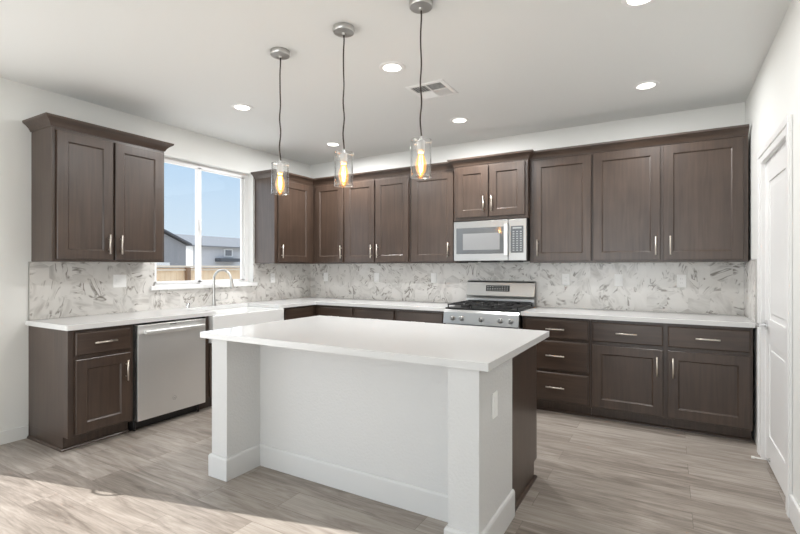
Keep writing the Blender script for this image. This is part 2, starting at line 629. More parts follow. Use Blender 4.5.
b = BM(); box(b, -0.06, -0.045, -1.722, -1.700, 1.72, 1.84, 0.004)
obj('sash_latch', b, M['vinyl'], wino)
b = BM(); box(b, -0.074, 0.0105, WY0 + 0.001, WY1 - 0.001, WZ0 + 0.0005, WZ0 + 0.006)
box(b, 0.0105, 0.045, WY0 - 0.05, WY1 + 0.035, WZ0 - 0.035, WZ0 + 0.006, 0.004)
obj('window_sill', b, M['trim'], wino)

# sliding glass door out of frame, left of the viewer
sd = BM()
box(sd, -0.10, -0.002, DY0, DY0 + 0.05, 0, DZ1)
box(sd, -0.10, -0.002, DY1 - 0.002, DY1, 0, DZ1)
box(sd, -0.10, -0.02, DY0, DY1, DZ1 - 0.02, DZ1)
box(sd, -0.10, -0.02, DY0, DY1, 0, 0.03)
sdo = struct('door_2', sd, M['vinyl'], label='white framed sliding glass door left of the viewer')
h = BM()
tube(h, [(-0.005, DY1 + 0.004, 0.98)] + [(-0.005, DY1 - 0.010 - 0.030 * math.sin(PI * k / 8), 0.98 + 0.15 * k / 8) for k in range(1, 8)] + [(-0.005, DY1 + 0.004, 1.13)], 0.008)
obj('door_handle', h, M['nickel'], sdo)
rw = BM()
for x in (0.35, 1.72, 3.13, 4.50):
    box(rw, x, x + 0.05, YR - 0.09, YR - 0.03, 0.3, 2.6)
box(rw, 0.35, 4.55, YR - 0.09, YR - 0.03, 0.3, 0.35)
box(rw, 0.35, 4.55, YR - 0.09, YR - 0.03, 2.55, 2.6)
struct('window_2', rw, M['vinyl'], label='wide white framed windows behind the viewer')

# interior door on the right wall
dr = BM()
LX0, LX1 = WX + 0.012, WX + 0.047
dz1 = 2.045
box(dr, LX0 + 0.008, LX1, RY0 + 0.012, RY1 - 0.012, 0.012, dz1)
st = 0.125
pz = [(0.012, 0.20), (0.82, 0.98), (1.90, dz1)]
box(dr, LX0, LX0 + 0.01, RY0 + 0.012, RY0 + 0.012 + st, 0.012, dz1, 0.003)
box(dr, LX0, LX0 + 0.01, RY1 - 0.012 - st, RY1 - 0.012, 0.012, dz1, 0.003)
for z0, z1 in pz:
    box(dr, LX0, LX0 + 0.01, RY0 + st, RY1 - st, z0, z1, 0.003)
for z0, z1 in ((0.20, 0.82), (0.98, 1.90)):
    box(dr, LX0 + 0.002, LX0 + 0.012, RY0 + st + 0.055, RY1 - st - 0.055, z0 + 0.04, z1 - 0.04, 0.006)
door = struct('door_1', dr, M['trim'], label='white two-panel interior door in the right wall')
for z in (0.24, 1.05, 1.78):
    hg = BM()
    tube(hg, [(WX + 0.004, RY0 + 0.008, z - 0.045), (WX + 0.004, RY0 + 0.008, z + 0.045)], 0.007)
    box(hg, LX0 - 0.003, LX0, RY0 + 0.008, RY0 + 0.035, z - 0.045, z + 0.045)
    obj('hinge', hg, M['nickel'], door, 'nickel hinge')
lv = BM()
ly, lz = RY1 - 0.075, 0.935
tube(lv, [(LX0, ly, lz), (LX0 - 0.012, ly, lz)], 0.032, 20)
tube(lv, [(LX0 - 0.01, ly, lz), (LX0 - 0.055, ly, lz)], 0.011, 12)
tube(lv, [(LX0 - 0.052, ly + 0.006, lz), (LX0 - 0.056, ly - 0.05, lz), (LX0 - 0.052, ly - 0.10, lz)], [0.011, 0.009, 0.008], 12)
obj('door_handle', lv, M['chrome'], door, 'chrome lever handle')
# casing
cs = BM()
cw = 0.115
prof = [(0, 0.0), (0.010, 0.0)]
for y0, y1 in ((RY1 - 0.01, RY1 + cw), (RY0 - cw + 0.03, RY0 + 0.01)):
    box(cs, WX - 0.014, WX - 0.0005, y0, y1, 0.001, 2.05, 0.003)
    box(cs, WX - 0.020, WX - 0.0135, y0 + (0.0 if y0 < -1 else 0.06), y1 - (0.05 if y0 < -1 else 0.0), 0.001, 2.095, 0.003)
box(cs, WX - 0.0145, WX - 0.0005, RY0 - cw + 0.03, RY1 + cw, 2.0505, 2.14, 0.003)
box(cs, WX - 0.021, WX - 0.014, RY0 - cw + 0.03, RY1 + cw, 2.0955, 2.14, 0.003)
box(cs, WX, WX + 0.10, RY1 - 0.011, RY1, 0, 2.06)
box(cs, WX, WX + 0.10, RY0, RY0 + 0.011, 0, 2.06)
box(cs, WX, WX + 0.10, RY0, RY1, 2.048, 2.06)
struct('trim_1', cs, M['trim'], label='white moulded casing around the interior door')
b = BM(); box(b, WX - 0.014, WX, YR, RY0 - cw + 0.029, 0, 0.13, 0.003)
struct('baseboard_right', b, M['trim'])
b = BM(); box(b, 0, 0.014, DY1 + 0.04, -3.285, 0, 0.10, 0.003)
struct('baseboard_left', b, M['wall'])
b = BM(); box(b, 0.02, WX - 0.02, YR, YR + 0.014, 0, 0.10, 0.003)
struct('baseboard_rear', b, M['trim'])

# door stop screwed into the door foot
t = thing('door_stop', 'slim white-tipped spring door stop sticking out from the foot of the white door', 'door stop', (LX0, -1.07, 0.055))
b = BM(); tube(b, [(0, 0, 0), (-0.008, 0, 0)], 0.013, 14); obj('base', b, M['nickel'], t)
b = BM(); tube(b, [(-0.006, 0, 0), (-0.085, 0, 0)], 0.0045, 8); obj('rod', b, M['tip'], t)
b = BM(); tube(b, [(-0.083, 0, 0), (-0.10, 0, 0)], 0.0085, 12); obj('rubber_tip', b, M['tip'], t)

# ------------------------------------------------------------------ backsplash
b = BM()
ST = 1.3715
box(b, 0.001, 0.011, -3.278, WY0 - 0.001, 0.9145, ST)
box(b, 0.001, 0.011, WY0 - 0.001, WY1 + 0.001, 0.9145, WZ0 - 0.036)
box(b, 0.001, 0.011, WY1 + 0.001, -0.001, 0.9145, ST)
box(b, 0.011, WX - 0.011, -0.011, -0.001, 0.9145, ST)
box(b, WX - 0.011, WX - 0.001, -0.64, -0.001, 0.9145, ST + 0.01)
bs = tag(obj('backsplash', b, M['tile']), 'hexagon tile backsplash of grey-veined marble above the counters', 'backsplash')
b = BM()
box(b, 0.001, 0.0125, -3.283, -3.278, 0.9145, ST)
obj('edge_trim', b, M['nickel'], bs, 'thin metal edge strip')
b = BM()
box(b, WX - 0.0125, WX - 0.001, -0.645, -0.64, 0.9145, ST + 0.01)
box(b, WX - 0.0125, WX - 0.001, -0.645, -0.001, ST + 0.01, ST + 0.014)
obj('edge_trim', b, M['nickel'], bs, 'thin metal edge strip')

# ------------------------------------------------------------------ cabinets
def shaker(bm, x0, x1, z0, z1, yf, th=0.020, s=0.072):
    """door facing local -y, front plane at yf"""
    b = bmesh.new()
    def ring(dx, y):
        return [b.verts.new(p) for p in ((x0 + dx, y, z0 + dx), (x1 - dx, y, z0 + dx), (x1 - dx, y, z1 - dx), (x0 + dx, y, z1 - dx))]
    R = [ring(0, yf + th), ring(0, yf + 0.003), ring(0.003, yf), ring(s, yf), ring(s + 0.003, yf + 0.004), ring(s + 0.010, yf + 0.010)]
    for a, c in zip(R, R[1:]):
        for k in range(4):
            b.faces.new([a[k], a[(k + 1) % 4], c[(k + 1) % 4], c[k]])
    b.faces.new(R[-1])
    b.faces.new(R[0][::-1])
    bmesh.ops.recalc_face_normals(b, faces=b.faces)
    join(bm, b)

def slab(bm, x0, x1, z0, z1, yf, th=0.020):
    b = bmesh.new()
    def ring(dx, y):
        return [b.verts.new(p) for p in ((x0 + dx, y, z0 + dx), (x1 - dx, y, z0 + dx), (x1 - dx, y, z1 - dx), (x0 + dx, y, z1 - dx))]
    R = [ring(0, yf + th), ring(0, yf + 0.006), ring(0.006, yf + 0.001), ring(0.010, yf)]
    for a, c in zip(R, R[1:]):
        for k in range(4):
            b.faces.new([a[k], a[(k + 1) % 4], c[(k + 1) % 4], c[k]])
    b.faces.new(R[-1])
    b.faces.new(R[0][::-1])
    bmesh.ops.recalc_face_normals(b, faces=b.faces)
    join(bm, b)

def pull(x, z, yf, vert, parent, L=0.160):
    b = BM()
    y = yf - 0.030
    if vert:
        tube(b, [(x, y, z - L / 2), (x, y, z + L / 2)], 0.0065, 10)
        for s in (-1, 1):
            tube(b, [(x, yf, z + s * L * .3), (x, y, z + s * L * .3)], 0.005, 8)
    else:
        tube(b, [(x - L / 2, y, z), (x + L / 2, y, z)], 0.0065, 10)
        for s in (-1, 1):
            tube(b, [(x + s * L * .3, yf, z), (x + s * L * .3, y, z)], 0.005, 8)
    return obj('handle', b, M['pull'], parent, 'satin nickel bar handle')

G = 0.002
def face_frame(bm, w, d, z0, z1, opens):
    """solid front with the gaps between fronts showing the frame"""
    box(bm, 0.0005, w - 0.0005, -d, -G, z0, z1, 0.0015)

CROWN = [(0, 0), (0.006, 0), (0.010, 0.010), (0.018, 0.024), (0.032, 0.040), (0.050, 0.054), (0.056, 0.058), (0.060, 0.074), (0, 0.074)]
def crown_prof(z):
    return [(q, z + h) for q, h in CROWN]

def upper(name, label, loc, rotz, w, z0, z1, doors, d=0.33, crown=None, group='wall cabinets', stile=0.072, hz=None):
    t = thing(name, label, 'cabinet', loc, rotz, group)
    b = BM(); box(b, 0.0005, w - 0.0005, -d, -G, z0, z1, 0.0015)
    obj('cabinet_body', b, M['wood'], t)
    yf = -d - 0.021
    for (x0, x1, hx, zz0, zz1) in doors:
        b = BM(); shaker(b, x0, x1, zz0, zz1, yf, 0.0205, stile)
        o = obj('door', b, M['wood'], t)
        pull(hx, (zz0 + 0.125 + 0.0) if hz is None else hz, yf, True, o)
    if crown:
        b = BM(); sweep(b, crown, crown_prof(z1 - 0.006))
        obj('crown_molding', b, M['woodh'], t)
    return t

def base(name, label, loc, rotz, w, doors, drawers, d=0.61, toe=(True, True), group='base cabinets', shoe=None, dpull=0.0):
    t = thing(name, label, 'cabinet', loc, rotz, group)
    b = BM()
    box(b, 0.0005, w - 0.0005, -d, -G, 0.10, 0.875, 0.0015)
    x0 = 0.001
    x1 = w - 0.001
    box(b, x0, x1, -d + 0.07, -G, 0.001, 0.10)
    obj('cabinet_body', b, M['wood'], t)
    yf = -d - 0.021
    for (x0, x1, z0, z1, hx) in doors:
        b = BM(); shaker(b, x0, x1, z0, z1, yf, 0.0205)
        o = obj('door', b, M['wood'], t)
        if hx is not None:
            pull(hx, z1 - 0.135, yf, True, o)
    for (x0, x1, z0, z1) in drawers:
        b = BM(); slab(b, x0, x1, z0, z1, yf, 0.0205)
        o = obj('drawer', b, M['woodh'], t)
        if dpull is not None:
            pull((x0 + x1) / 2, (z0 + z1) / 2 - dpull, yf, False, o)
    if shoe:
        b = BM(); sweep(b, shoe, [(0, 0.001), (0.016, 0.001), (0.015, 0.009), (0.009, 0.017), (0, 0.020)])
        obj('shoe_molding', b, M['woodh'], t)
    return t

L90 = PI / 2
UZ0, UZ1 = 1.372, 2.392
# left wall: local x -> world +y, local -y -> world +x
upper('wall_cabinet', 'dark wood two-door wall cabinet alone left of the window, above the dishwasher', (0, -3.263, 0), L90, 0.893,
      UZ0, UZ1, [(0.028, 0.434, 0.395, UZ0 + 0.018, UZ1 - 0.03), (0.452, 0.868, 0.491, UZ0 + 0.018, UZ1 - 0.03)],
      crown=[(0, 0), (0, -0.33), (0.893, -0.33), (0.893, 0)])
upper('wall_cabinet', 'dark wood one-door wall cabinet right of the window, its blank side towards the window', (0, -1.005, 0), L90, 1.003,
      UZ0, UZ1, [(0.045, 0.60, 0.092, UZ0 + 0.018, UZ1 - 0.03)],
      crown=[(0, 0), (0, -0.33), (0.675, -0.33)])
# back wall
upper('wall_cabinet', 'narrow dark wood wall cabinet on the back wall at the corner by the window', (0.3305, 0, 0), 0, 0.5145,
      UZ0, UZ1, [(0.055, 0.497, 0.480, UZ0 + 0.018, UZ1 - 0.03)], crown=[(0, -0.33), (0.5145, -0.33)])
upper('wall_cabinet', 'dark wood two-door wall cabinet on the back wall left of the microwave', (0.845, 0, 0), 0, 0.93,
      UZ0, UZ1, [(0.018, 0.448, 0.432 - 0.02, UZ0 + 0.018, UZ1 - 0.03), (0.462, 0.91, 0.500, UZ0 + 0.018, UZ1 - 0.03)],
      crown=[(0, -0.33), (0.93, -0.33)])
upper('wall_cabinet', 'dark wood one-door wall cabinet touching the left side of the microwave', (1.775, 0, 0), 0, 0.570,
      UZ0, UZ1, [(0.020, 0.535, 0.483, UZ0 + 0.018, UZ1 - 0.03)], crown=[(0, -0.33), (0.57, -0.33)])
upper('wall_cabinet', 'short deeper dark wood two-door cabinet directly above the microwave', (2.3455, 0, 0), 0, 0.779,
      1.812, UZ1, [(0.028, 0.379, 0.338, 1.845, UZ1 - 0.025), (0.392, 0.752, 0.425, 1.845, UZ1 - 0.025)], d=0.40,
      crown=[(0, -0.30), (0, -0.40), (0.779, -0.40), (0.779, -0.30)], hz=1.975)
upper('wall_cabinet', 'dark wood one-door wall cabinet touching the right side of the microwave', (3.125, 0, 0), 0, 0.575,
      UZ0, UZ1, [(0.040, 0.568, 0.083, UZ0 + 0.018, UZ1 - 0.018)], crown=[(0, -0.33), (0.575, -0.33)])
upper('wall_cabinet', 'wide dark wood two-door wall cabinet at the right end beside the white wall', (3.70, 0, 0), 0, 1.168,
      UZ0, UZ1, [(0.013, 0.553, 0.519, UZ0 + 0.018, UZ1 - 0.018), (0.577, 1.135, 0.628, UZ0 + 0.018, UZ1 - 0.018)],
      crown=[(0, -0.33), (1.168, -0.33)])

DZ0, DZ2 = 0.685, 0.852      # top drawer
PZ0, PZ1 = 0.118, 0.655      # doors below
base('base_cabinet', 'dark wood base cabinet at the left end of the counter, beside the dishwasher',
     (0, -3.282, 0), L90, 0.465, [(0.045, 0.438, PZ0, PZ1, 0.400)], [(0.045, 0.438, DZ0, DZ2)],
     shoe=[(0, 0), (0, -0.54), (0.465, -0.54)])
base('sink_base_cabinet', 'dark wood cabinet under the white farmhouse sink', (0, -2.155, 0), L90, 0.995,
     [(0.045, 0.487, PZ0, 0.60, 0.45), (0.507, 0.950, PZ0, 0.60, 0.545)], [])
# trim the sink base below the sink: rebuild its body lower
sb = [o for o in C.objects if o.name.startswith('sink_base_cabinet')][0]
body = [c for c in sb.children if c.name.startswith('cabinet_body')][0]
for v in body.data.vertices:
    if v.co.z > 0.7:
        v.co.z = 0.615
b = BM()
box(b, 0.001, 0.043, -0.61, -G, 0.616, 0.875)
obj('end_panel', b, M['wood'], sb)
b = BM()
box(b, 0.967, 0.994, -0.61, -G, 0.616, 0.875)
obj('end_panel', b, M['wood'], sb)
base('base_cabinet', 'dark wood corner base cabinet right of the farmhouse sink', (0, -1.16, 0), L90, 1.158,
     [(0.03, 0.49, PZ0, PZ1, 0.07)], [(0.03, 0.49, DZ0, DZ2)], dpull=None)
base('base_cabinet', 'dark wood base cabinet on the back wall nearest the corner', (0.612, 0, 0), 0, 0.583,
     [(0.07, 0.565, PZ0, PZ1, 0.53)], [(0.07, 0.565, DZ0, DZ2)], dpull=0.02)
base('base_cabinet', 'dark wood base cabinet on the back wall, second one left of the range', (1.195, 0, 0), 0, 0.555,
     [(0.018, 0.537, PZ0, PZ1, 0.50)], [(0.018, 0.537, DZ0, DZ2)], dpull=0.02)
base('base_cabinet', 'dark wood base cabinet touching the left side of the range', (1.75, 0, 0), 0, 0.595,
     [(0.018, 0.570, PZ0, PZ1, 0.53)], [(0.018, 0.570, DZ0, DZ2)], dpull=0.02)
base('drawer_cabinet', 'dark wood base cabinet with three drawers touching the right side of the range', (3.13, 0, 0), 0, 0.594,
     [], [(0.028, 0.578, 0.685, 0.855), (0.028, 0.578, 0.400, 0.662), (0.028, 0.578, 0.120, 0.374)],
     shoe=[(0, -0.54), (0.594, -0.54)])
base('base_cabinet', 'wide dark wood base cabinet with two doors and two drawers at the right end', (3.7245, 0, 0), 0, 1.138,
     [(0.018, 0.553, PZ0, PZ1, 0.510), (0.586, 1.122, PZ0, PZ1, 0.622)],
     [(0.018, 0.553, DZ0, DZ2), (0.586, 1.122, DZ0, DZ2)], shoe=[(0, -0.54), (1.138, -0.54)])

# ------------------------------------------------------------------ countertops
CZ0, CZ1 = 0.8765, 0.914
b = BM()
prism(b, [(0.001, -3.302), (0.648, -3.302), (0.648, -2.06), (0.15, -2.06), (0.15, -1.24), (0.648, -1.24), (0.648, -0.648),
          (2.350, -0.648), (2.350, -0.012), (0.012, -0.012), (0.001, -0.012)], CZ0, CZ1, 0.002)
tag(obj('countertop', b, M['quartz']), 'white quartz L-shaped countertop around the sink and along to the range', 'countertop')
b = BM(); box(b, 3.122, WX - 0.012, -0.648, -0.012, CZ0, CZ1, 0.002)
tag(obj('countertop', b, M['quartz']), 'straight white quartz countertop right of the range', 'countertop')

# ------------------------------------------------------------------ farmhouse sink
t = thing('farmhouse_sink', 'white apron-front farmhouse sink under the window', 'sink', (0, -2.11, 0))
b = bmesh.new()
def rect(bm, x0, x1, y0, y1, z):
    return [bm.verts.new(p) for p in ((x0, y0, z), (x1, y0, z), (x1, y1, z), (x0, y1, z))]
x0, x1, y0, y1 = 0.13, 0.668, 0.003, 0.917
R = [rect(b, x0, x1, y0, y1, 0.618), rect(b, x0, x1, y0, y1, 0.8755), rect(b, x0 + 0.022, x1 - 0.024, y0 + 0.06, y1 - 0.06, 0.8755),
     rect(b, x0 + 0.026, x1 - 0.028, y0 + 0.066, y1 - 0.066, 0.66), rect(b, x0 + 0.05, x1 - 0.05, y0 + 0.09, y1 - 0.09, 0.64)]
for a, c in zip(R, R[1:]):
    for k in range(4):
        b.faces.new([a[k], a[(k + 1) % 4], c[(k + 1) % 4], c[k]])
b.faces.new(R[-1]); b.faces.new(R[0][::-1])
bmesh.ops.recalc_face_normals(b, faces=b.faces)
bmesh.ops.bevel(b, geom=list(b.edges), offset=0.007, segments=3, affect='EDGES', profile=0.5)
obj('basin', b, M['clay'], t)
b = BM(); lathe(b, [(0, 0.0), (0.03, 0.0), (0.043, 0.004), (0.045, 0.001), (0, -0.002)], 24, Matrix.Translation((0.39, 0.46, 0.6425)))
obj('drain', b, M['steel'], t)

# faucet
t = thing('faucet', 'brushed nickel gooseneck kitchen faucet behind the sink', 'faucet', (0.10, -1.657, 0.914))
b = BM(); lathe(b, [(0, 0), (0.027, 0), (0.027, 0.006), (0.019, 0.012), (0.017, 0.05), (0.016, 0.10), (0, 0.10)], 24)
obj('faucet_base', b, M['nickel'], t)
dirv = Vector((0.93, 0.37, 0))
R_ = 0.098
pts = [(0, 0, 0.08), (0, 0, 0.16), (0, 0, 0.24), (0, 0, 0.285)]
for k in range(1, 12):
    a = PI * k / 12 * 1.0
    q = dirv * (R_ - R_ * math.cos(a))
    pts.append((q.x, q.y, 0.285 + R_ * math.sin(a)))
q = dirv * (2 * R_ + 0.004)
pts.append((q.x, q.y, 0.27))
b = BM(); tube(b, pts, 0.0125, 14); obj('spout', b, M['nickel'], t)
b = BM(); tube(b, [(q.x, q.y, 0.285), (q.x + 0.004, q.y, 0.25), (q.x + 0.012, q.y + 0.004, 0.195)], [0.014, 0.016, 0.019], 14)
obj('spray_head', b, M['nickel'], t)
b = BM(); tube(b, [(0, 0.01, 0.055), (0, 0.05, 0.055)], 0.012, 12)
tube(b, [(0, 0.048, 0.055), (0.02, 0.11, 0.058), (0.04, 0.15, 0.070)], [0.008, 0.007, 0.006], 10)
obj('lever', b, M['nickel'], t)
b = BM(); lathe(b, [(0, 0), (0.024, 0), (0.024, 0.003), (0.021, 0.006), (0.021, 0.046), (0.018, 0.052), (0, 0.052)], 24)
o = obj('air_gap', b, M['chrome']); o.location = (0.10, -1.967, 0.9145)
tag(o, 'small chrome dishwasher air gap cap on the counter left of the faucet', 'air gap')

# ------------------------------------------------------------------ dishwasher
t = thing('dishwasher', 'stainless steel dishwasher between the left end cabinet and the sink', 'dishwasher', (0, -2.8165, 0), L90)
b = BM(); box(b, 0.004, 0.655, -0.585, -0.012, 0.10, 0.872)
box(b, 0.010, 0.645, -0.55, -0.012, 0.004, 0.10)
obj('tub_body', b, M['black'], t)
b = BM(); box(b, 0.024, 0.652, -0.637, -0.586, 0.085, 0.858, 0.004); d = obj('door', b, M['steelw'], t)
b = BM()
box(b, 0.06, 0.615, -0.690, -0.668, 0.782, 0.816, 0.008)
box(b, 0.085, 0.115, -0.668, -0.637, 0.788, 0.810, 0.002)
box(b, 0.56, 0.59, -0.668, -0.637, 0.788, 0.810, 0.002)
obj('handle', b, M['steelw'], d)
b = BM()
ring = [(0.343 + 0.016 * math.cos(a), -0.6375, 0.205 + 0.016 * math.sin(a)) for a in [k * PI / 12 for k in range(25)]]
tube(b, ring, 0.0012, 6)
tube(b, [(0.336, -0.6378, 0.205), (0.339, -0.6378, 0.211), (0.342, -0.6378, 0.203), (0.339, -0.6378, 0.198), (0.345, -0.6378, 0.205), (0.348, -0.6378, 0.211), (0.350, -0.6378, 0.203), (0.347, -0.6378, 0.198)], 0.001, 5)
obj('round_emblem', b, M['steeld'], d)
b = BM(); box(b, 0.30, 0.36, -0.6385, -0.6365, 0.838, 0.846); obj('status_light_bar', b, M['steeld'], d)
for y in (0.03, 0.62):
    b = BM(); tube(b, [(y, -0.575, 0.001), (y, -0.575, 0.10)], 0.01, 10); obj('foot', b, M['black'], t)

# ------------------------------------------------------------------ range
RX = 2.3545
t = thing('range', 'stainless steel gas range with five knobs set between the counters', 'range', (RX, 0, 0))
b = BM(); box(b, 0.0, 0.762, -0.64, -0.015, 0.06, 0.905, 0.002); obj('oven_body', b, M['steel'], t)
b = BM(); box(b, 0.003, 0.759, -0.655, -0.085, 0.905, 0.922, 0.003); obj('cooktop', b, M['black'], t)
b = bmesh.new()
pp = [(-0.655, 0.765), (-0.700, 0.768), (-0.682, 0.880), (-0.660, 0.903), (-0.641, 0.903), (-0.641, 0.765)]
A = [b.verts.new((0.0, y, z)) for y, z in pp]; B_ = [b.verts.new((0.762, y, z)) for y, z in pp]
for k in range(6):
    b.faces.new([A[k], A[(k + 1) % 6], B_[(k + 1) % 6], B_[k]])
b.faces.new(A); b.faces.new(B_[::-1])
bmesh.ops.recalc_face_normals(b, faces=b.faces)
obj('control_panel', b, M['steel'], t)
for kx in (0.100, 0.195, 0.395, 0.590, 0.688):
    b = BM()
    c0 = Vector((kx, -0.691, 0.822)); nrm = Vector((0, -0.987, 0.16))
    tube(b, [c0, c0 + nrm * 0.006, c0 + nrm * 0.007, c0 + nrm * 0.032, c0 + nrm * 0.036], [0.026, 0.026, 0.021, 0.019, 0.015], 20)
    box(b, kx - 0.004, kx + 0.004, -0.733, -0.72, 0.812, 0.842, 0.002)
    obj('knob', b, M['steel'], t)
b = BM(); box(b, 0.008, 0.754, -0.676, -0.641, 0.215, 0.758, 0.004); d = obj('oven_door', b, M['steel'], t)
b = BM(); box(b, 0.10, 0.66, -0.679, -0.675, 0.33, 0.62); obj('oven_window', b, M['bglass'], d)
b = BM(); tube(b, [(0.05, -0.725, 0.70), (0.712, -0.725, 0.70)], 0.012, 14)
for x in (0.08, 0.682):
    tube(b, [(x, -0.725, 0.70), (x, -0.675, 0.70)], 0.009, 10)
obj('handle', b, M['steel'], d)
b = BM(); box(b, 0.008, 0.754, -0.672, -0.641, 0.075, 0.208, 0.004); obj('storage_drawer', b, M['steel'], t)
for x in (0.05, 0.71):
    for y in (-0.60, -0.06):
        b = BM(); tube(b, [(x, y, 0.001), (x, y, 0.06)], 0.016, 10)
        obj('foot', b, M['black'], t)
# backguard
b = bmesh.new()
pp = [(-0.100, 0.912), (-0.100, 0.985), (-0.086, 0.992), (-0.090, 1.012), (-0.098, 1.020), (-0.070, 1.160), (-0.052, 1.176), (-0.016, 1.176), (-0.016, 0.912)]
A = [b.verts.new((0.006, y, z)) for y, z in pp]; B_ = [b.verts.new((0.756, y, z)) for y, z in pp]
for k in range(9):
    b.faces.new([A[k], A[(k + 1) % 9], B_[(k + 1) % 9], B_[k]])
b.faces.new(A); b.faces.new(B_[::-1])
bmesh.ops.recalc_face_normals(b, faces=b.faces)
bg = obj('backguard', b, M['steel'], t)
tilt = Matrix.Translation((0.362, -0.0865, 1.098)) @ Matrix.Rotation(-math.atan2(0.028, 0.14), 4, 'X')
b = BM(); q_ = BM(); box(q_, -0.130, 0.130, -0.006, 0.003, -0.032, 0.032, 0.001); join(b, q_, tilt)
dp = obj('display_panel', b, M['black'], bg)
b = BM(); q_ = BM()
for r, row in enumerate((0.016, -0.004, -0.020)):
    for k in range(9):
        if r == 0 and 3 <= k <= 5:
            continue
        x = -0.108 + k * 0.027
        box(q_, x - 0.008, x + 0.008, -0.0072, -0.0055, row - 0.0035, row + 0.0035)
join(b, q_, tilt)
obj('key_print', b, M['key'], dp)
b = BM(); q_ = BM(); box(q_, -0.035, 0.035, -0.0072, -0.0055, 0.008, 0.026); join(b, q_, tilt)
obj('clock_window', b, M['bglass'], dp)
b = BM(); box(b, 0.03, 0.73, -0.1025, -0.099, 0.935, 0.965); obj('vent_slot', b, M['black'], bg)
# burners and grates
for (bx, by, br) in ((0.16, -0.50, 0.048), (0.16, -0.24, 0.038), (0.60, -0.50, 0.042), (0.60, -0.24, 0.036), (0.38, -0.37, 0.052)):
    b = BM(); lathe(b, [(0, 0.922), (br, 0.922), (br, 0.932), (br * .8, 0.936), (br * .8, 0.943), (0, 0.945)], 24, Matrix.Translation((bx, by, 0)))
    obj('burner', b, M['iron'], t)
for gx0, gx1 in ((0.02, 0.262), (0.268, 0.494), (0.500, 0.742)):
    b = BM()
    w = 0.010
    zt0, zt1 = 0.944, 0.958
    ya, yb = -0.640, -0.110
    for x in (gx0, gx1 - w):
        box(b, x, x + w, ya, yb, zt0, zt1, 0.002)
    for y in (ya, (ya + yb) / 2 - w / 2, yb - w):
        box(b, gx0, gx1, y, y + w, zt0, zt1, 0.002)
    cx = (gx0 + gx1) / 2
    for y in (-0.50, -0.24):
        for sx in (-1, 1):
            box(b, min(cx + sx * 0.035, cx + sx * 0.115), max(cx + sx * 0.035, cx + sx * 0.115), y - w / 2, y + w / 2, zt0, zt1 + 0.003, 0.002)
        for sy in (-1, 1):
            box(b, cx - w / 2, cx + w / 2, min(y + sy * 0.035, y + sy * 0.13), max(y + sy * 0.035, y + sy * 0.13), zt0, zt1 + 0.003, 0.002)
    for x in (gx0 + 0.002, gx1 - w - 0.002):
        for y in (ya + 0.002, yb - w - 0.002):
            box(b, x, x + w, y, y + w, 0.9225, zt0)
    obj('grate', b, M['iron'], t)

# ------------------------------------------------------------------ microwave
MX = 2.350
t = thing('microwave', 'stainless over-the-range microwave mounted below the short cabinet', 'microwave', (MX, 0, 1.390))
mw, mh = 0.768, 0.414
b = BM(); box(b, 0, mw, -0.385, -0.013, 0.0, mh, 0.003); obj('microwave_body', b, M['black'], t)
b = BM()
box(b, 0.0, 0.585, -0.425, -0.3855, 0.002, mh - 0.001, 0.004)
d = obj('door', b, M['steel'], t)
b = BM(); box(b, 0.030, 0.545, -0.4285, -0.423, 0.075, 0.345, 0.003); wn_ = obj('door_window', b, M['bglass'], d)
b = BM(); box(b, 0.105, 0.500, -0.4292, -0.428, 0.115, 0.285); obj('window_screen', b, plain('perforated_screen', (0.27, 0.275, 0.28), 0.35, 0.1), wn_)
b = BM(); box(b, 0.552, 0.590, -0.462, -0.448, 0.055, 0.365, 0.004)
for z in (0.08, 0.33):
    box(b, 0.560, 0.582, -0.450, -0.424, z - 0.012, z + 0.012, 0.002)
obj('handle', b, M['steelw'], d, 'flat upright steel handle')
b = BM(); box(b, 0.587, mw, -0.425, -0.3855, 0.002, mh - 0.001, 0.004); cp_ = obj('control_panel', b, M['steel'], t)
b = BM(); box(b, 0.612, 0.738, -0.4285, -0.423, 0.080, 0.345, 0.003); kp = obj('keypad', b, M['bglass'], cp_)
b = BM()
for r in range(9):
    for k in range(3):
        x = 0.632 + k * 0.036; z = 0.100 + r * 0.023
        box(b, x, x + 0.018, -0.4292, -0.428, z, z + 0.010)
box(b, 0.632, 0.720, -0.4292, -0.428, 0.318, 0.332)
obj('key_print', b, M['key'], kp)
b = BM()
box(b, 0.02, 0.748, -0.38, -0.03, -0.004, 0.0)
for k in range(3):
    x = 0.05 + k * 0.24
    box(b, x, x + 0.18, -0.40, -0.32, -0.014, -0.003, 0.002)
obj('vent_filter', b, M['black'], t)

# ------------------------------------------------------------------ island
IX0, IX1, IY0, IY1 = 1.721, 3.6485, -3.0234, -1.853
b = BM(); box(b, IX0, IX1, IY0, IY1, CZ0, CZ1, 0.002)
tag(obj('island_countertop', b, M['quartz']), 'large white quartz slab on top of the kitchen island', 'countertop')
hw = thing('island_half_wall', 'white painted U-shaped half wall forming the seating side of the island', 'half wall', (1.80, -2.5, 0))
b = BM()
WL0, WL1, WR0, WR1, PF, PB = 1.800, 1.943, 3.445, 3.597, -2.722, -2.497
yf = -2.995
prism(b, [(WL0, yf), (WL1, yf), (WL1, PF), (WR0, PF), (WR0, yf), (WR1, yf), (WR1, PB), (WL0, PB)], 0.001, 0.8755, 0.003)
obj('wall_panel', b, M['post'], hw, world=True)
b = BM()
bp_ = [(0, 0.001), (0.014, 0.001), (0.014, 0.128), (0.010, 0.138), (0.004, 0.142), (0, 0.142)]
sweep(b, [(WL0, PB), (WL0, yf), (WL1, yf), (WL1, PF), (WR0, PF), (WR0, yf), (WR1, yf), (WR1, PB)], bp_)
obj('baseboard', b, M['islandtrim'], hw, world=True)
